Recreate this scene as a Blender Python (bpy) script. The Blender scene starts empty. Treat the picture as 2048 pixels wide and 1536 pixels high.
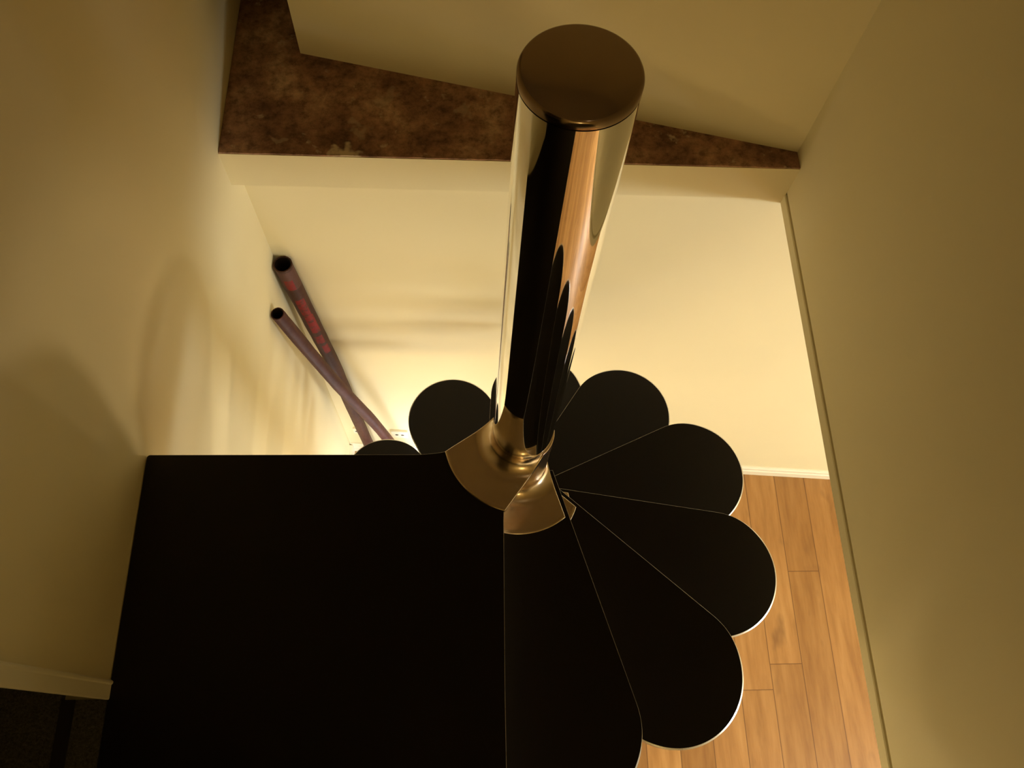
import bpy, bmesh, math, random
from mathutils import Vector, Matrix

sc = bpy.context.scene
col = sc.collection
R_ = math.radians

# ---------------------------------------------------------------- camera
cam_d = bpy.data.cameras.new('camera')
cam_d.sensor_width = 36.0
cam_d.lens = 1660.967 / 2048 * 36.0
cam_d.clip_start = 0.02
cam = bpy.data.objects.new('camera', cam_d)
col.objects.link(cam)
RX = (0.99882519, -0.00228515, 0.04840464)
RY = (-0.02123787, -0.91848706, 0.39488034)
RZ = (0.04355667, -0.39544444, -0.91745654)
cam.matrix_world = Matrix(((RX[0], -RX[1], -RX[2], 0.0),
                           (RY[0], -RY[1], -RY[2], 0.0),
                           (RZ[0], -RZ[1], -RZ[2], 1.5),
                           (0, 0, 0, 1)))
sc.camera = cam

# ---------------------------------------------------------------- world, exposure
w = bpy.data.worlds.new('night')
sc.world = w
w.use_nodes = True
w.node_tree.nodes['Background'].inputs[0].default_value = (0.010, 0.008, 0.006, 1)
w.node_tree.nodes['Background'].inputs[1].default_value = 0.2
vs = sc.view_settings
vs.view_transform = 'Standard'
vs.look = 'None'
vs.gamma = 1.0
vs.exposure = 0.0
vs.use_curve_mapping = False


def lamp(name, loc, watts, colour, radius):
    d = bpy.data.lights.new(name, 'POINT')
    d.energy = watts
    d.color = colour
    d.shadow_soft_size = radius
    o = bpy.data.objects.new(name, d)
    o.location = loc
    col.objects.link(o)
    return o


def reading_spot(name, loc, aim, watts, colour, radius, cone, blend):
    """shaded lamp that throws a cone"""
    o = lamp(name, loc, watts, colour, radius)
    d = bpy.data.lights.new(name, 'SPOT')
    d.energy = watts
    d.color = colour
    d.shadow_soft_size = radius
    d.spot_size = R_(cone)
    d.spot_blend = blend
    o.data = d
    o.rotation_euler = (Vector(aim) - Vector(loc)).to_track_quat('-Z', 'Y').to_euler()
    return o


XL0 = -0.605
LIGHT = (0.88, 0.945, 1.0)
WARM = (1.0, 0.80, 0.50)
lamp('room_ceiling_lamp', (3.20, -1.20, -0.50), 224, LIGHT, 0.35)        # big ceiling globe in the lower room
reading_spot('floor_lamp', (2.50, 1.25, -2.35), (XL0, 0.55, -0.55), 72, WARM, 0.035, 28, 0.35)      # two shaded lamps low in the recess
reading_spot('floor_lamp.001', (2.95, 1.15, -2.06), (XL0, 0.60, -0.45), 16, WARM, 0.035, 26, 0.35)
lamp('corner_lamp', (-0.42, 0.70, -2.20), 11, LIGHT, 0.12)               # low lamps under the stairs
lamp('corner_lamp.001', (-0.15, 1.00, -2.30), 6, LIGHT, 0.08)
lamp('under_stair_lamp', (-0.30, 0.35, -1.50), 9, (1.0, 0.74, 0.36), 0.10)
lamp('side_floor_fill', (2.45, -1.00, -1.65), 11, LIGHT, 0.14)                  # added fill from an unseen source, brightens the lower floor at right
lamp('upper_fill', (0.15, -3.45, 1.30), 12, (1.0, 0.72, 0.30), 0.15)      # added fill from behind, lifts the boxed-in wall, ledge, cap and hubs
lamp('landing_lamp', (0.45, -0.55, 2.20), 0.5, (1.0, 0.72, 0.40), 0.04)  # bulb over the landing

# ---------------------------------------------------------------- helpers


def mesh_obj(name, bm, mat, parent=None, smooth=False):
    bmesh.ops.recalc_face_normals(bm, faces=bm.faces[:])
    me = bpy.data.meshes.new(name)
    bm.to_mesh(me)
    bm.free()
    for m in (mat if isinstance(mat, (list, tuple)) else [mat]):
        me.materials.append(m)
    if smooth:
        for p in me.polygons:
            p.use_smooth = True
        try:
            me.set_sharp_from_angle(angle=R_(35))
        except Exception:
            pass
    o = bpy.data.objects.new(name, me)
    col.objects.link(o)
    if parent is not None:
        o.parent = parent
    return o


def structure(o):
    o['kind'] = 'structure'
    return o


def tag(o, label, cat, group=None):
    o['label'] = label
    o['category'] = cat
    if group:
        o['group'] = group
    return o


def add_box(bm, x0, x1, y0, y1, z0, z1):
    v = [bm.verts.new((x, y, z)) for z in (z0, z1) for y in (y0, y1) for x in (x0, x1)]
    for f in ((0, 1, 3, 2), (4, 6, 7, 5), (0, 4, 5, 1), (2, 3, 7, 6), (0, 2, 6, 4), (1, 5, 7, 3)):
        bm.faces.new([v[i] for i in f])


def add_prism(bm, pts, z0, z1):
    a = [bm.verts.new((x, y, z0)) for x, y in pts]
    b = [bm.verts.new((x, y, z1)) for x, y in pts]
    n = len(pts)
    bm.faces.new(a[::-1])
    bm.faces.new(b)
    for i in range(n):
        bm.faces.new((a[i], a[(i + 1) % n], b[(i + 1) % n], b[i]))


def add_rings(bm, rings, cap0=True, cap1=True):
    """rings: list of lists of points with the same count, skinned in order"""
    vs_ = [[bm.verts.new(p) for p in r] for r in rings]
    n = len(rings[0])
    for a, b in zip(vs_, vs_[1:]):
        for i in range(n):
            bm.faces.new((a[i], a[(i + 1) % n], b[(i + 1) % n], b[i]))
    if cap0:
        bm.faces.new(vs_[0][::-1])
    if cap1:
        bm.faces.new(vs_[-1])


def lathe(bm, prof, n=96, cap0=False, cap1=False, cx=0, cy=0):
    rings = []
    for r, z in prof:
        rings.append([(cx + r * math.cos(2 * math.pi * i / n), cy + r * math.sin(2 * math.pi * i / n), z) for i in range(n)])
    add_rings(bm, rings, cap0, cap1)


def offset_poly(pts, d):
    """inset a CCW polygon by d"""
    n = len(pts)
    out = []
    for i in range(n):
        p0, p1, p2 = Vector(pts[i - 1]), Vector(pts[i]), Vector(pts[(i + 1) % n])
        a = (p1 - p0).normalized()
        b = (p2 - p1).normalized()
        na = Vector((-a.y, a.x))
        nb = Vector((-b.y, b.x))
        m = na + nb
        k = m.length_squared
        m = m * (2.0 / k) if k > 1e-6 else na
        if m.length > 2:
            m = m.normalized() * 2
        di = d[i] if isinstance(d, (list, tuple)) else d
        out.append((p1.x + m.x * di, p1.y + m.y * di))
    return out


# ---------------------------------------------------------------- materials


def new_mat(name):
    m = bpy.data.materials.new(name)
    m.use_nodes = True
    nt = m.node_tree
    return m, nt, nt.nodes['Principled BSDF']


def node(nt, typ, **kw):
    n = nt.nodes.new(typ)
    for k, v in kw.items():
        setattr(n, k, v)
    return n


def ramp(nt, src, stops):
    r = node(nt, 'ShaderNodeValToRGB')
    el = r.color_ramp.elements
    while len(el) < len(stops):
        el.new(0.5)
    for e, (p, c) in zip(el, stops):
        e.position = p
        e.color = (c[0], c[1], c[2], 1)
    nt.links.new(src, r.inputs[0])
    return r.outputs[0]


def noise(nt, scale, detail=4, rough=0.55, vec=None, kind='Object'):
    tc = node(nt, 'ShaderNodeTexCoord')
    n = node(nt, 'ShaderNodeTexNoise')
    n.inputs['Scale'].default_value = scale
    n.inputs['Detail'].default_value = detail
    n.inputs['Roughness'].default_value = rough
    nt.links.new(vec if vec is not None else tc.outputs[kind], n.inputs['Vector'])
    return n.outputs['Fac']


def bump(nt, b, src, strength, dist):
    n = node(nt, 'ShaderNodeBump')
    n.inputs['Strength'].default_value = strength
    n.inputs['Distance'].default_value = dist
    nt.links.new(src, n.inputs['Height'])
    nt.links.new(n.outputs[0], b.inputs['Normal'])


def paint(name, c, rough=0.7, var=0.03):
    m, nt, b = new_mat(name)
    lo = tuple(x * (1 - var) for x in c)
    nt.links.new(ramp(nt, noise(nt, 2.5, 3), [(0.3, lo), (0.7, c)]), b.inputs['Base Color'])
    b.inputs['Roughness'].default_value = rough
    b.inputs['Specular IOR Level'].default_value = 0.25
    bump(nt, b, noise(nt, 160, 2), 0.12, 0.001)
    return m


M_WALL = paint('cream_wall_paint', (0.83, 0.735, 0.475))
M_CEIL = paint('ceiling_paint', (0.55, 0.48, 0.34))
M_TRIM = paint('white_gloss_paint', (0.85, 0.79, 0.62), 0.4, 0.02)


def mat_metal(name, c, rough, bump_s=0.0):
    m, nt, b = new_mat(name)
    b.inputs['Metallic'].default_value = 1.0
    lo = tuple(x * 0.93 for x in c)
    nt.links.new(ramp(nt, noise(nt, 14, 4), [(0.35, lo), (0.65, c)]), b.inputs['Base Color'])
    rr = ramp(nt, noise(nt, 40, 5), [(0.3, (rough * 0.8,) * 3), (0.75, (rough * 1.25,) * 3)])
    nt.links.new(rr, b.inputs['Roughness'])
    if bump_s:
        bump(nt, b, noise(nt, 60, 3), bump_s, 0.0005)
    return m


M_CHROME = mat_metal('polished_steel', (0.86, 0.85, 0.83), 0.035)
M_CAP = mat_metal('cap_metal_dark_reflection', (0.42, 0.33, 0.27), 0.16)  # base darkened to stand in for the dim ceiling mirrored in the cap
M_CAST = mat_metal('satin_cast_aluminium', (0.88, 0.75, 0.62), 0.22, 0.05)
M_RIM = mat_metal('aluminium_edge', (0.70, 0.69, 0.67), 0.30)

M_BLACK, nt, b = new_mat('black_tread_covering')
nt.links.new(ramp(nt, noise(nt, 220, 3), [(0.35, (0.0020, 0.0012, 0.0016)), (0.7, (0.0042, 0.0026, 0.0030))]), b.inputs['Base Color'])
b.inputs['Roughness'].default_value = 0.48
b.inputs['Specular IOR Level'].default_value = 0.28
bump(nt, b, noise(nt, 700, 2), 0.15, 0.0004)


ZT = -0.1341


def mat_ledge():
    m, nt, b = new_mat('bare_brown_screed')
    n1 = noise(nt, 7, 9, 0.62)
    c1 = ramp(nt, n1, [(0.36, (0.20, 0.105, 0.070)), (0.47, (0.34, 0.19, 0.125)), (0.55, (0.44, 0.265, 0.175)), (0.68, (0.66, 0.46, 0.32))])
    n2 = noise(nt, 38, 7, 0.72)
    c2 = ramp(nt, n2, [(0.36, (0.50, 0.46, 0.44)), (0.50, (0.95, 0.92, 0.90)), (0.64, (1.3, 1.24, 1.2))])
    mx = node(nt, 'ShaderNodeMix', data_type='RGBA', blend_type='MULTIPLY')
    mx.inputs[0].default_value = 1.0
    nt.links.new(c1, mx.inputs[6])
    nt.links.new(c2, mx.inputs[7])
    # pale plaster spatters
    f = ramp(nt, noise(nt, 16.5, 5, 0.6), [(0.635, (0, 0, 0)), (0.70, (0.75, 0.75, 0.75))])
    tc = node(nt, 'ShaderNodeTexCoord')
    wob = node(nt, 'ShaderNodeTexNoise')
    wob.inputs['Scale'].default_value = 28
    nt.links.new(tc.outputs['Object'], wob.inputs['Vector'])
    off = node(nt, 'ShaderNodeMix', data_type='RGBA', blend_type='LINEAR_LIGHT')
    off.inputs[0].default_value = 0.05
    nt.links.new(tc.outputs['Object'], off.inputs[6])
    nt.links.new(wob.outputs['Color'], off.inputs[7])
    for cx_, cy_, rr_, ss_ in ((-0.303, 1.303, 0.036, 1.0), (-0.272, 1.385, 0.026, 0.3), (-0.215, 1.485, 0.032, 0.25), (-0.02, 1.45, 0.028, 0.3), (-0.46, 1.345, 0.020, 0.35)):
        ds = node(nt, 'ShaderNodeVectorMath', operation='DISTANCE')
        nt.links.new(off.outputs[2], ds.inputs[0])
        ds.inputs[1].default_value = (cx_, cy_, ZT)
        rp = ramp(nt, ds.outputs['Value'], [(rr_ * 0.7, (ss_,) * 3), (rr_, (0, 0, 0))])
        ad = node(nt, 'ShaderNodeMix', data_type='RGBA', blend_type='LIGHTEN')
        ad.inputs[0].default_value = 1.0
        nt.links.new(f, ad.inputs[6])
        nt.links.new(rp, ad.inputs[7])
        f = ad.outputs[2]
    m2 = node(nt, 'ShaderNodeMix', data_type='RGBA')
    nt.links.new(f, m2.inputs[0])
    nt.links.new(mx.outputs[2], m2.inputs[6])
    m2.inputs[7].default_value = (0.72, 0.58, 0.42, 1)
    nt.links.new(m2.outputs[2], b.inputs['Base Color'])
    b.inputs['Roughness'].default_value = 0.9
    bump(nt, b, n2, 0.6, 0.004)
    return m


M_LEDGE = mat_ledge()


FL_W = 0.1525


def mat_oak():
    m, nt, b = new_mat('oak_floorboards')
    tc = node(nt, 'ShaderNodeTexCoord')
    sep = node(nt, 'ShaderNodeSeparateXYZ')
    nt.links.new(tc.outputs['Object'], sep.inputs[0])

    def mth(op, a, bb=None):
        n = node(nt, 'ShaderNodeMath', operation=op)
        for i, v in enumerate((a, bb)):
            if v is None:
                continue
            if isinstance(v, (int, float)):
                n.inputs[i].default_value = v
            else:
                nt.links.new(v, n.inputs[i])
        return n.outputs[0]
    W = FL_W
    u = mth('DIVIDE', mth('ADD', sep.outputs[0], 10.0 + FLOOR_SHIFT), W)
    iu = mth('FLOOR', u)
    fu = mth('FRACT', u)
    wn = node(nt, 'ShaderNodeTexWhiteNoise', noise_dimensions='1D')
    nt.links.new(iu, wn.inputs['W'])
    v = mth('ADD', mth('DIVIDE', sep.outputs[1], 1.7), mth('MULTIPLY', wn.outputs['Value'], 7.3))
    iv = mth('FLOOR', v)
    fv = mth('FRACT', v)
    wn2 = node(nt, 'ShaderNodeTexWhiteNoise', noise_dimensions='2D')
    cmb = node(nt, 'ShaderNodeCombineXYZ')
    nt.links.new(iu, cmb.inputs[0])
    nt.links.new(iv, cmb.inputs[1])
    nt.links.new(cmb.outputs[0], wn2.inputs['Vector'])
    # grain stretched along the boards, shifted per board
    mp = node(nt, 'ShaderNodeCombineXYZ')
    nt.links.new(mth('MULTIPLY', sep.outputs[0], 14.0), mp.inputs[0])
    nt.links.new(mth('MULTIPLY', sep.outputs[1], 1.6), mp.inputs[1])
    nt.links.new(mth('MULTIPLY', wn2.outputs['Value'], 40.0), mp.inputs[2])
    g = noise(nt, 1.7, 6, 0.6, vec=mp.outputs[0])
    base = ramp(nt, g, [(0.28, (0.27, 0.125, 0.034)), (0.5, (0.36, 0.178, 0.053)), (0.75, (0.44, 0.235, 0.078))])
    tint = ramp(nt, wn2.outputs['Value'], [(0.0, (0.80, 0.76, 0.70)), (1.0, (1.16, 1.17, 1.20))])
    mx = node(nt, 'ShaderNodeMix', data_type='RGBA', blend_type='MULTIPLY')
    mx.inputs[0].default_value = 1.0
    nt.links.new(base, mx.inputs[6])
    nt.links.new(tint, mx.inputs[7])
    # knots
    mk = node(nt, 'ShaderNodeCombineXYZ')
    nt.links.new(mth('MULTIPLY', sep.outputs[0], 7.0), mk.inputs[0])
    nt.links.new(mth('MULTIPLY', sep.outputs[1], 2.6), mk.inputs[1])
    kn = ramp(nt, noise(nt, 1.25, 3, 0.6, vec=mk.outputs[0]), [(0.60, (0, 0, 0)), (0.74, (0.8, 0.8, 0.8))])
    m3 = node(nt, 'ShaderNodeMix', data_type='RGBA')
    nt.links.new(kn, m3.inputs[0])
    nt.links.new(mx.outputs[2], m3.inputs[6])
    m3.inputs[7].default_value = (0.20, 0.095, 0.03, 1)
    # joints
    ju = mth('LESS_THAN', mth('MINIMUM', fu, mth('SUBTRACT', 1.0, fu)), 0.013)
    jv = mth('LESS_THAN', mth('MINIMUM', fv, mth('SUBTRACT', 1.0, fv)), 0.0011)
    j = mth('MULTIPLY', mth('MAXIMUM', ju, jv), 0.72)
    m4 = node(nt, 'ShaderNodeMix', data_type='RGBA')
    nt.links.new(j, m4.inputs[0])
    nt.links.new(m3.outputs[2], m4.inputs[6])
    m4.inputs[7].default_value = (0.10, 0.042, 0.012, 1)
    nt.links.new(m4.outputs[2], b.inputs['Base Color'])
    b.inputs['Roughness'].default_value = 0.42
    b.inputs['Specular IOR Level'].default_value = 0.35
    return m


FLOOR_SHIFT = FL_W - (10.0 + 1.5375) % FL_W
M_OAK = mat_oak()

M_CARPET, nt, b = new_mat('dark_carpet')
nt.links.new(ramp(nt, noise(nt, 260, 4, 0.8), [(0.3, (0.035, 0.035, 0.028)), (0.7, (0.135, 0.132, 0.108))]), b.inputs['Base Color'])
b.inputs['Roughness'].default_value = 1.0
b.inputs['Specular IOR Level'].default_value = 0.05
bump(nt, b, noise(nt, 300, 3), 0.8, 0.004)

M_STRIP, nt, b = new_mat('black_threshold')
nt.links.new(ramp(nt, noise(nt, 60, 2), [(0.3, (0.006, 0.005, 0.005)), (0.7, (0.010, 0.008, 0.008))]), b.inputs['Base Color'])
b.inputs['Roughness'].default_value = 0.6

M_DARK, nt, b = new_mat('pipe_bore')
nt.links.new(ramp(nt, noise(nt, 40, 3), [(0.3, (0.010, 0.006, 0.004)), (0.7, (0.022, 0.012, 0.008))]), b.inputs['Base Color'])
b.inputs['Roughness'].default_value = 0.9

M_HOLE, nt, b = new_mat('socket_hole')
nt.links.new(ramp(nt, noise(nt, 40, 3), [(0.3, (0.02, 0.018, 0.014)), (0.7, (0.035, 0.03, 0.022))]), b.inputs['Base Color'])


def mat_pipe(name, lo, hi, red=None, bands=()):
    """stained wood; 'red' adds painted dabs along one face, bands are (z0, z1, colour) rings; z runs along the pipe"""
    m, nt, b = new_mat(name)
    tc = node(nt, 'ShaderNodeTexCoord')
    mp = node(nt, 'ShaderNodeMapping')
    mp.inputs['Scale'].default_value = (18, 18, 3.2)
    nt.links.new(tc.outputs['Object'], mp.inputs[0])
    c = ramp(nt, noise(nt, 1.4, 5, 0.65, vec=mp.outputs[0]), [(0.3, lo), (0.72, hi)])
    sep = node(nt, 'ShaderNodeSeparateXYZ')
    nt.links.new(tc.outputs['Object'], sep.inputs[0])

    def mth(op, a, bb):
        n = node(nt, 'ShaderNodeMath', operation=op)
        for i, v in enumerate((a, bb)):
            if isinstance(v, (int, float)):
                n.inputs[i].default_value = v
            else:
                nt.links.new(v, n.inputs[i])
        return n.outputs[0]
    for z0, z1, cc in bands:
        f = mth('MULTIPLY', mth('GREATER_THAN', sep.outputs[2], z0), mth('LESS_THAN', sep.outputs[2], z1))
        mx = node(nt, 'ShaderNodeMix', data_type='RGBA')
        nt.links.new(mth('MULTIPLY', f, 0.85), mx.inputs[0])
        nt.links.new(c, mx.inputs[6])
        mx.inputs[7].default_value = (*cc, 1)
        c = mx.outputs[2]
    if red:
        uv = node(nt, 'ShaderNodeUVMap')
        su = node(nt, 'ShaderNodeSeparateXYZ')
        nt.links.new(uv.outputs[0], su.inputs[0])
        tot = None
        for v0, v1, u0, u1 in red['dabs']:
            f = mth('MULTIPLY', mth('GREATER_THAN', su.outputs[1], v0), mth('LESS_THAN', su.outputs[1], v1))
            g = mth('MULTIPLY', mth('GREATER_THAN', su.outputs[0], u0), mth('LESS_THAN', su.outputs[0], u1))
            f = mth('MULTIPLY', f, g)
            tot = f if tot is None else mth('MAXIMUM', tot, f)
        wear = ramp(nt, noise(nt, 55, 3, 0.6), [(0.36, (0.15,) * 3), (0.52, (1,) * 3)])
        mx = node(nt, 'ShaderNodeMix', data_type='RGBA')
        nt.links.new(mth('MULTIPLY', tot, wear), mx.inputs[0])
        nt.links.new(c, mx.inputs[6])
        mx.inputs[7].default_value = (*red['colour'], 1)
        c = mx.outputs[2]
    nt.links.new(c, b.inputs['Base Color'])
    b.inputs['Roughness'].default_value = 0.62
    b.inputs['Specular IOR Level'].default_value = 0.22
    bump(nt, b, noise(nt, 30, 4), 0.5, 0.004)
    return m


# ---------------------------------------------------------------- room shell
XL = -0.6054          # stairwell left wall
XR = 0.8100           # stairwell right wall (upper floor only)
ZF = -2.5155          # lower floor
ZT = -0.1341          # ledge top
ZB = -0.2591          # underside of the slab
ZC = 2.45             # upper ceiling
YB = -3.6
XE = 1.98             # end of the lower far wall
FA = lambda x: 1.2951 - 0.0199 * x          # front of the ledge
FW = lambda x: 1.3364 - 0.0696 * x          # lower far wall

bm = bmesh.new(); add_box(bm, XL - 0.05, 4.2, YB, 2.35, ZF - 0.1, ZF)
structure(mesh_obj('floor', bm, M_OAK))

# left wall with the doorway to the upper room (y -0.85 .. 0.0782)
YJ = 0.0782
bm = bmesh.new()
T = 0.09
add_box(bm, XL - T, XL, YB, 2.5, ZF - 0.1, -0.012)
add_prism(bm, [(XL, YJ + 0.001), (XL, 2.5), (XL - T, 2.5), (XL - T, YJ + 0.075), (XL - 0.004, YJ + 0.001)], -0.012, ZC)   # splayed reveal at the doorway
add_box(bm, XL - T, XL, YB, -0.86, -0.012, ZC)
add_box(bm, XL - T, XL, -0.86, YJ + 0.001, 2.02, ZC)
structure(mesh_obj('wall_left', bm, M_WALL))

# lower far wall
bm = bmesh.new()
add_prism(bm, [(XL, FW(XL)), (XE, FW(XE)), (XE, 2.3), (4.2, 2.3), (4.2, 2.4), (XL, 2.4)], ZF - 0.1, ZB + 0.001)   # recess beyond x = XE
structure(mesh_obj('wall_far', bm, M_WALL))
# lower right wall, back wall
bm = bmesh.new(); add_box(bm, 4.1, 4.2, YB, 2.35, ZF - 0.1, ZB)
structure(mesh_obj('wall_right_lower', bm, M_WALL))
bm = bmesh.new(); add_box(bm, XL - T, 4.2, YB - 0.1, YB, ZF - 0.1, ZC)
structure(mesh_obj('wall_back', bm, M_WALL))

# slab that carries the ledge: painted faces, bare top
bm = bmesh.new()
add_prism(bm, [(XL, FA(XL)), (XR, FA(XR)), (XR, 2.5), (XL, 2.5)], ZB, ZT - 0.004)
structure(mesh_obj('trim_1', bm, M_WALL))
random.seed(4)
bm = bmesh.new()
N = 70
front = []
for i in range(N + 1):
    x = XL + 0.001 + (XR - XL - 0.002) * i / N
    front.append((x, FA(x) + 0.0008 + random.uniform(0, 0.0016)))
add_prism(bm, front + [(XR - 0.001, 2.5), (XL + 0.001, 2.5)], ZT - 0.004, ZT)
structure(mesh_obj('trim_2', bm, M_LEDGE))

# boxed-in wall standing on the ledge, slightly skewed
bm = bmesh.new()
add_prism(bm, [(-0.435, 1.6237), (XR, 1.3285), (XR, 2.5), (-0.435, 2.5)], ZT, ZC)
structure(mesh_obj('wall_boxing', bm, M_WALL))
bm = bmesh.new(); add_box(bm, XL - T, XR + 0.1, 2.5, 2.6, ZB, ZC)
structure(mesh_obj('wall_end', bm, M_WALL))

# upper right wall with its bottom bead
bm = bmesh.new(); add_box(bm, XR, XR + 0.1, YB, 2.5, -0.232, ZC)
structure(mesh_obj('wall_right', bm, M_WALL))
bm = bmesh.new()
prof = [(XR + 0.1, ZB - 0.019), (XR - 0.001, ZB - 0.019), (XR - 0.003, ZB - 0.015), (XR - 0.003, -0.243), (XR - 0.001, -0.240), (XR + 0.008, -0.238), (XR + 0.008, -0.232), (XR + 0.1, -0.232)]
a = [bm.verts.new((x, YB, z)) for x, z in prof]
bq = [bm.verts.new((x, FA(XR) - 0.0005, z)) for x, z in prof]
bm.faces.new(a[::-1]); bm.faces.new(bq)
for i in range(len(prof)):
    bm.faces.new((a[i], a[(i + 1) % len(prof)], bq[(i + 1) % len(prof)], bq[i]))
structure(mesh_obj('trim_3', bm, M_WALL))

# ceilings
bm = bmesh.new(); add_box(bm, XR + 0.1, 4.2, YB, 2.35, ZB, -0.13)
add_box(bm, XL, XR, YB, -0.92, ZB, -0.13)
structure(mesh_obj('ceiling_lower', bm, M_WALL))
bm = bmesh.new(); add_box(bm, -2.6, XR + 0.1, YB, 2.6, ZC, ZC + 0.1)
structure(mesh_obj('ceiling', bm, M_CEIL))

# upper floor: behind the landing, and the room beyond the doorway
bm = bmesh.new(); add_box(bm, XL, XR, YB, -0.92, -0.13, 0.0)
structure(mesh_obj('floor_upper', bm, M_CARPET))
bm = bmesh.new()
add_box(bm, -2.6, -0.679, -2.2, 0.9, -0.10, -0.002)
add_box(bm, -0.6565, XL - 0.0005, -0.86, YJ, -0.012, -0.002)
structure(mesh_obj('floor_side_room', bm, M_CARPET))
bm = bmesh.new(); add_box(bm, -0.679, -0.6565, -0.86, YJ, -0.012, 0.001)
structure(mesh_obj('trim_4', bm, M_STRIP))
bm = bmesh.new()
add_box(bm, -2.7, -2.6, -2.3, 1.0, -0.1, ZC)
add_box(bm, -2.6, XL - T, -2.3, -2.2, -0.1, ZC)
add_box(bm, -2.6, XL - T, 0.9, 1.0, -0.1, ZC)
structure(mesh_obj('wall_side_room', bm, M_WALL))

# door casing on the left wall at the end of the wall
bm = bmesh.new()
prof = [(XL - 0.003, YJ - 0.001), (XL + 0.0030, YJ - 0.001), (XL + 0.0038, YJ + 0.001), (XL + 0.0038, YJ + 0.022), (XL + 0.0060, YJ + 0.0245), (XL + 0.0060, YJ + 0.0275), (XL + 0.0030, YJ + 0.030), (XL - 0.003, YJ + 0.030)]
add_prism(bm, prof, 0.0, 2.05)
structure(mesh_obj('trim_5', bm, M_TRIM))

# baseboards, lower floor
def board_far(x0, x1, name):
    bm = bmesh.new()
    prof = [(0, 0), (0.016, 0), (0.016, 0.052), (0.012, 0.056), (0.0115, 0.060), (0.0125, 0.064), (0.0125, 0.080), (0.006, 0.090), (0, 0.090)]
    A = [bm.verts.new((x0, FW(x0) - t, ZF + z)) for t, z in prof]
    B = [bm.verts.new((x1, FW(x1) - t, ZF + z)) for t, z in prof]
    bm.faces.new(A[::-1]); bm.faces.new(B)
    for i in range(len(prof)):
        bm.faces.new((A[i], A[(i + 1) % len(prof)], B[(i + 1) % len(prof)], B[i]))
    return structure(mesh_obj(name, bm, M_TRIM))


board_far(XL + 0.001, XE, 'baseboard_far')
bm = bmesh.new()
add_box(bm, 4.084, 4.1, YB, 2.29, ZF, ZF + 0.09)
structure(mesh_obj('baseboard_right', bm, M_TRIM))
bm = bmesh.new()
add_box(bm, XL, XL + 0.016, YB, FW(XL) - 0.016, ZF, ZF + 0.09)
structure(mesh_obj('baseboard_left', bm, M_TRIM))

# ---------------------------------------------------------------- spiral staircase
HX, HY = 0.0955, 0.5325
RISE = 0.1709
ANG = [-1.4440, -0.8955, -0.3341, 0.2512, 0.8034, 1.3320, 1.8806, 2.4431]
while len(ANG) < 14:
    ANG.append(ANG[-1] + R_(31.8))

stair = bpy.data.objects.new('spiral_staircase', None)
stair.location = (HX, HY, ZF)
col.objects.link(stair)
tag(stair, 'spiral staircase of black petal-shaped treads around a polished steel centre post', 'staircase')
ZS = -ZF                       # local z of the landing top


def part(name, bm, mat, parent=None, smooth=False, loc=(0, 0, 0), rz=0):
    o = mesh_obj(name, bm, mat, parent or stair, smooth)
    o.location = loc
    o.rotation_euler = (0, 0, rz)
    return o


PR = 0.0562
POST_H = 0.950
bm = bmesh.new()
lathe(bm, [(PR, 0.0), (PR, ZS + POST_H - 0.0125)], 160, True, True)
post = part('newel_post', bm, M_CHROME, smooth=True)
post['label'] = 'polished steel centre post'
bm = bmesh.new()
zt = ZS + POST_H
lathe(bm, [(PR - 0.002, zt - 0.0125), (PR - 0.002, zt - 0.0112), (PR, zt - 0.0108), (PR, zt - 0.0035), (PR - 0.0012, zt - 0.0012), (PR - 0.0035, zt)], 160, True, True)
cap = part('post_cap', bm, M_CAP, post, smooth=True)
cap['label'] = 'flat metal cap with a dark reflection in its colour'


def petal(d=0.5213, s=0.0034, rho=0.1525, wp=0.0687, wm=0.0670, n=56, u0=0.02):
    def side(cy, ww):
        dy = cy - ww
        L = math.hypot(d, dy)
        a = math.atan2(dy, d) + math.asin(rho / L)
        t = math.sqrt(L * L - rho * rho)
        return a, (t * math.cos(a), ww + t * math.sin(a))
    ap, tp = side(s, wp)
    am, tm = side(-s, wm)
    tm = (tm[0], -tm[1])
    pts = []
    # CCW: start minus side at hub, out along minus edge, around tip, back
    pts.append((u0, -(wm + u0 * math.tan(am))))
    for k in range(1, 6):
        f = k / 6
        pts.append((u0 + (tm[0] - u0) * f, pts[0][1] + (tm[1] - pts[0][1]) * f))
    b0 = math.atan2(tm[1] - s, tm[0] - d)
    b1 = math.atan2(tp[1] - s, tp[0] - d)
    for i in range(n + 1):
        bb = b0 + (b1 - b0) * i / n
        pts.append((d + rho * math.cos(bb), s + rho * math.sin(bb)))
    e = (u0, wp + u0 * math.tan(ap))
    for k in range(1, 6):
        f = k / 6
        pts.append((tp[0] + (e[0] - tp[0]) * f, tp[1] + (e[1] - tp[1]) * f))
    pts.append(e)
    return pts


TH = 0.028


def plate_rim(pts, lip):
    """metal body of a tread; lip = width of the polished chamfer at each outline point"""
    bm = bmesh.new()
    i0 = offset_poly(pts, 0.0008)
    i1 = offset_poly(pts, lip)
    n = len(pts)
    ls = lip if isinstance(lip, list) else [lip] * n
    rings = [[(x, y, -TH) for x, y in i0], [(x, y, -TH + 0.0012) for x, y in pts],
             [(x, y, -0.0003 - 0.8 * l) for (x, y), l in zip(pts, ls)], [(x, y, -0.0003) for x, y in i1]]
    add_rings(bm, rings)
    return bm


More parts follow.
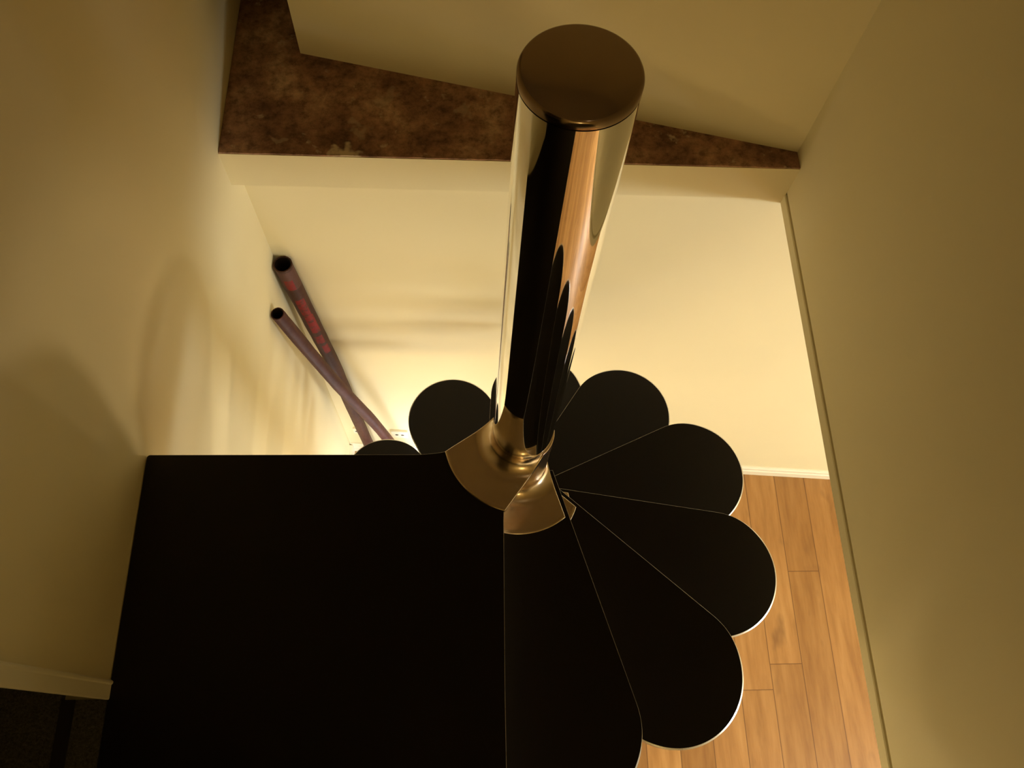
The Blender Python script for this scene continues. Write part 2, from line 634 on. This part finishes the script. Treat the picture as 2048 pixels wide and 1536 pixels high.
def plate_top(pts, lip):
    bm = bmesh.new()
    ls = lip if isinstance(lip, list) else [lip] * len(pts)
    i1 = offset_poly(pts, [l + 0.0002 for l in ls])
    i2 = offset_poly(pts, [l + 0.0006 for l in ls])
    rings = [[(x, y, -0.0020) for x, y in i1], [(x, y, 0.0004) for x, y in i1], [(x, y, 0.0010) for x, y in i2]]
    add_rings(bm, rings)
    return bm


def petal_lip(pts):
    out = []
    for x, y in pts:
        f = min(1.0, max(0.0, (x - 0.53) / 0.09))
        f = f * f * (3 - 2 * f)
        out.append(0.0003 + 0.0031 * f)
    return out


def hub_mesh(below):
    """cast wedge that clamps a tread, flaring up into the sleeve round the post. u axis points out along the wedge."""
    bm = bmesh.new()
    RO = 0.149
    HW = R_(32.6)
    half_root = 0.0575
    n_a = 36
    n_r = 22

    def outline_r(phi):
        # radius of the wedge outline in direction phi: arc in front, straight flanks, sleeve behind
        a = abs(phi)
        rs = 0.0585
        if a <= HW:
            return RO
        cx, cy = RO * math.cos(HW), RO * math.sin(HW)
        rx, ry = -0.006, half_root
        dx, dy = rx - cx, ry - cy
        # ray (cos a, sin a)*r meets the flank
        den = math.cos(a) * dy - math.sin(a) * dx
        if abs(den) > 1e-9:
            r = (cx * dy - cy * dx) / den
            t = ((r * math.cos(a) - cx) / dx) if abs(dx) > 1e-9 else 0
            if r > 0 and -0.001 <= t <= 1.001:
                return max(r, rs)
        return rs
    phis = []
    for i in range(n_a + 1):
        phis.append(-HW + 2 * HW * i / n_a)
    ext = [HW + (math.pi - HW) * (i / 44.0) ** 1.3 for i in range(1, 44)]
    phis = [-e for e in ext[::-1]] + phis + ext + [math.pi]
    FL = 0.036                      # flare height
    top = 0.0095

    def height(r):
        # concave fillet from the sleeve outward
        R = 0.036
        x = (r - 0.0563) / R
        if x >= 1:
            return top
        x = max(0.0, x)
        return top + FL * (1 - math.sqrt(max(0.0, 1 - (1 - x) ** 2)))
    rings = []
    for j in range(n_r + 1):
        f = (j / n_r) ** 1.7
        ring = []
        for ph in phis:
            ro = outline_r(ph) - 0.003
            r = 0.0563 + (max(ro, 0.0566) - 0.0563) * f
            ring.append((r * math.cos(ph), r * math.sin(ph), height(r)))
        rings.append(ring)
    for dr, dz in ((0.0016, -0.0006), (0.0026, -0.0016), (0.003, -0.0032), (0.003, -0.0088)):
        ring = []
        for ph in phis:
            ro = outline_r(ph) - 0.003
            rb = max(ro, 0.0566)
            h = height(rb)
            r = rb + dr
            z = h + dz
            if dz == -0.0088:
                z = 0.0006
            ring.append((r * math.cos(ph), r * math.sin(ph), z))
        rings.append(ring)
    if below:
        ring = []
        for ph in phis:
            r = 0.0590
            ring.append((r * math.cos(ph), r * math.sin(ph), 0.0004))
        rings.append(ring)
        rings.append([(0.0590 * math.cos(ph), 0.0590 * math.sin(ph), below) for ph in phis])
        rings.append([(0.0570 * math.cos(ph), 0.0570 * math.sin(ph), below) for ph in phis])
    add_rings(bm, rings, False, False)
    return bm


def hub_part(parent, below):
    o = mesh_obj('hub_casting', hub_mesh(below), M_CAST, parent, True)
    o['label'] = 'satin aluminium hub plate'
    return o


# landing: square plate whose corner is clamped by the first hub casting (built in stair-local coordinates)
LXL, LXR, LYB = XL + 0.0015 - HX, 0.0562 - HX, -0.92 - HY
pts = [(LXL, LYB + 0.0005), (LXR + 0.001, LYB + 0.0005)]
pts += [(LXR - 0.0008, -0.45), (LXR + 0.002, -0.16), (LXR + 0.0055, -0.08), (0.015, -0.05)]
pts += [(0.0, 0.0), (-0.05, 0.01), (-0.100, -0.0170), (-0.135, -0.0240), (-0.160, -0.0285), (-0.180, -0.0305), (-0.200, -0.0315)]
pts += [(LXL + 0.006, -0.0290), (LXL + 0.003, -0.0297), (LXL + 0.0008, -0.0320), (LXL, -0.035), (LXL - 0.0005, -0.4)]
land = part('landing_plate', plate_rim(pts, 0.0003), M_RIM, loc=(0, 0, ZS), smooth=True)
o = mesh_obj('tread_surface', plate_top(pts, 0.0003), M_BLACK, land, True)
o['label'] = 'black landing surface'
hb = hub_part(land, -0.12)
hb.rotation_euler = (0, 0, R_(-136.4))

pp = petal()
lp_ = petal_lip(pp)
first = part('tread', plate_rim(pp, lp_), M_RIM, smooth=True)
ts = mesh_obj('tread_surface', plate_top(pp, lp_), M_BLACK, first, True)
ts['label'] = 'black tread surface'
hb = hub_part(first, -0.12)
first_children = [ts, hb]
first.location = (0, 0, ZS - RISE)
first.rotation_euler = (0, 0, ANG[0])
for k in range(1, 14):
    t = first.copy()
    col.objects.link(t)
    t.parent = stair
    t.location = (0, 0, ZS - (k + 1) * RISE)
    t.rotation_euler = (0, 0, ANG[k])
    for ch in first_children:
        cc = ch.copy()
        col.objects.link(cc)
        cc.parent = t

# ---------------------------------------------------------------- two leaning wooden pipes
def catmull(P, n):
    out = []
    for i in range(len(P) - 1):
        p0 = P[max(i - 1, 0)]; p1 = P[i]; p2 = P[i + 1]; p3 = P[min(i + 2, len(P) - 1)]
        for k in range(n):
            t = k / n
            out.append(0.5 * ((2 * p1) + (-p0 + p2) * t + (2 * p0 - 5 * p1 + 4 * p2 - p3) * t * t + (-p0 + 3 * p1 - 3 * p2 + p3) * t ** 3))
    out.append(P[-1])
    return out


def pipe(name, top, bottom, bends, r_top, r_bot, mat, sides=24, wob=0.0, seed=1):
    """hollow pipe from bottom to top; bends: list of (fraction from bottom, dx, dy) offsets in world metres"""
    rnd = random.Random(seed)
    top = Vector(top); bottom = Vector(bottom)
    P = [bottom + (top - bottom) * f + Vector((dx, dy, 0)) for f, dx, dy in [(0, 0, 0)] + bends + [(1, 0, 0)]]
    pts = catmull(P, 8)
    pts = [q - bottom for q in pts]
    n = len(pts)
    L = (top - bottom).length
    bm = bmesh.new()
    uvl = bm.loops.layers.uv.new('UVMap')
    axis = (top - bottom).normalized()
    toward = Vector((0.15, -0.75, 1.0))
    s1 = (toward - axis * toward.dot(axis)).normalized()     # v = 0.5 faces the viewer's side
    s2 = axis.cross(s1)
    rings = []
    info = []
    for i, q in enumerate(pts):
        f = i / (n - 1)
        r = r_bot + (r_top - r_bot) * f
        r *= 1 + rnd.uniform(-wob, wob)
        rings.append([q + (s1 * math.cos(2 * math.pi * (k / sides - 0.5)) + s2 * math.sin(2 * math.pi * (k / sides - 0.5))) * r * (1 + rnd.uniform(-wob, wob) * 0.5) for k in range(sides)])
        info.append(f)
    V = [[bm.verts.new(p) for p in r] for r in rings]
    for i in range(n - 1):
        for k in range(sides):
            fc = bm.faces.new((V[i][k], V[i][(k + 1) % sides], V[i + 1][(k + 1) % sides], V[i + 1][k]))
            for lp, (uu, vv) in zip(fc.loops, ((k / sides, info[i]), ((k + 1) / sides, info[i]), ((k + 1) / sides, info[i + 1]), (k / sides, info[i + 1]))):
                lp[uvl].uv = (uu, vv)
    # lip at the top, foot closed
    c_top = pts[-1]
    inner = [bm.verts.new(c_top + (v.co - c_top) * 0.86) for v in V[-1]]
    for k in range(sides):
        bm.faces.new((V[-1][k], V[-1][(k + 1) % sides], inner[(k + 1) % sides], inner[k]))
    deep = [bm.verts.new(v.co - axis * 0.18) for v in inner]
    for k in range(sides):
        fc = bm.faces.new((inner[k], inner[(k + 1) % sides], deep[(k + 1) % sides], deep[k]))
        fc.material_index = 1
    fc = bm.faces.new(deep); fc.material_index = 1
    bm.faces.new(V[0][::-1])
    o = mesh_obj(name, bm, [mat, M_DARK], None, True)
    o.location = bottom
    return o


M_P1 = mat_pipe('maroon_stained_wood', (0.040, 0.012, 0.008), (0.085, 0.036, 0.021),
                red={'colour': (0.22, 0.014, 0.011), 'dabs': [(0.905, 0.945, 0.40, 0.56), (0.80, 0.865, 0.42, 0.60), (0.72, 0.80, 0.44, 0.62), (0.66, 0.70, 0.42, 0.60), (0.60, 0.645, 0.48, 0.62)]},
                bands=[(1.70, 1.80, (0.11, 0.050, 0.040))])
M_P2 = mat_pipe('dark_red_stained_wood', (0.045, 0.010, 0.008), (0.085, 0.027, 0.020))
pA = pipe('wooden_pipe', (-0.573, 1.345, -0.700), (-0.488, 1.325, ZF + 0.004), [(0.3, 0.004, 0.0), (0.6, 0.012, 0.0), (0.8, 0.006, 0.0)], 0.0285, 0.0245, M_P1, 16, 0.03, 3)
tag(pA, 'taller thick maroon wooden pipe with red painted dabs leaning into the wall corner', 'pipe')
pB = pipe('wooden_pipe', (-0.5825, 1.194, -0.735), (-0.335, 1.305, ZF + 0.004), [(0.35, 0.006, 0.004), (0.62, -0.004, 0.0), (0.82, -0.004, 0.0)], 0.0210, 0.0235, M_P2, 16, 0.035, 8)
tag(pB, 'thinner plain dark red wooden pipe leaning on the left wall, crossing the taller pipe', 'pipe')

# ---------------------------------------------------------------- wall sockets
def socket(x, zc, wd, ht, label, holes=True):
    y = FW(x)
    bm = bmesh.new()
    r = 0.004
    P = []
    for cx_, cz_, a0 in ((wd / 2 - r, ht / 2 - r, 0), (-wd / 2 + r, ht / 2 - r, 90), (-wd / 2 + r, -ht / 2 + r, 180), (wd / 2 - r, -ht / 2 + r, 270)):
        for k in range(5):
            a = R_(a0 + k * 22.5)
            P.append((cx_ + r * math.cos(a), cz_ + r * math.sin(a)))
    I = offset_poly(P, 0.0015)
    add_rings(bm, [[(px, 0, pz) for px, pz in P], [(px, -0.010, pz) for px, pz in P], [(px, -0.012, pz) for px, pz in I]])
    o = mesh_obj('wall_socket', bm, M_TRIM)
    o.location = (x, y, zc)
    o.rotation_euler = (0, 0, math.atan(-0.0696))
    tag(o, label, 'socket', 'white sockets low on the far wall')
    if holes:
        for sx in (-0.17, 0.17):
            b2 = bmesh.new()
            lathe(b2, [(0.0075, 0.0), (0.0075, 0.0008)], 20, True, True)
            h = mesh_obj('socket_hole', b2, M_HOLE, o)
            h.rotation_euler = (R_(90), 0, 0)
            h.location = (sx * wd, -0.0116, 0)
    return o


socket(-0.342, -2.243, 0.080, 0.080, 'white twin wall socket with two dark holes right of the leaning pipes')
socket(-0.535, -2.228, 0.050, 0.060, 'small white wall socket left of the leaning pipes beside the corner')
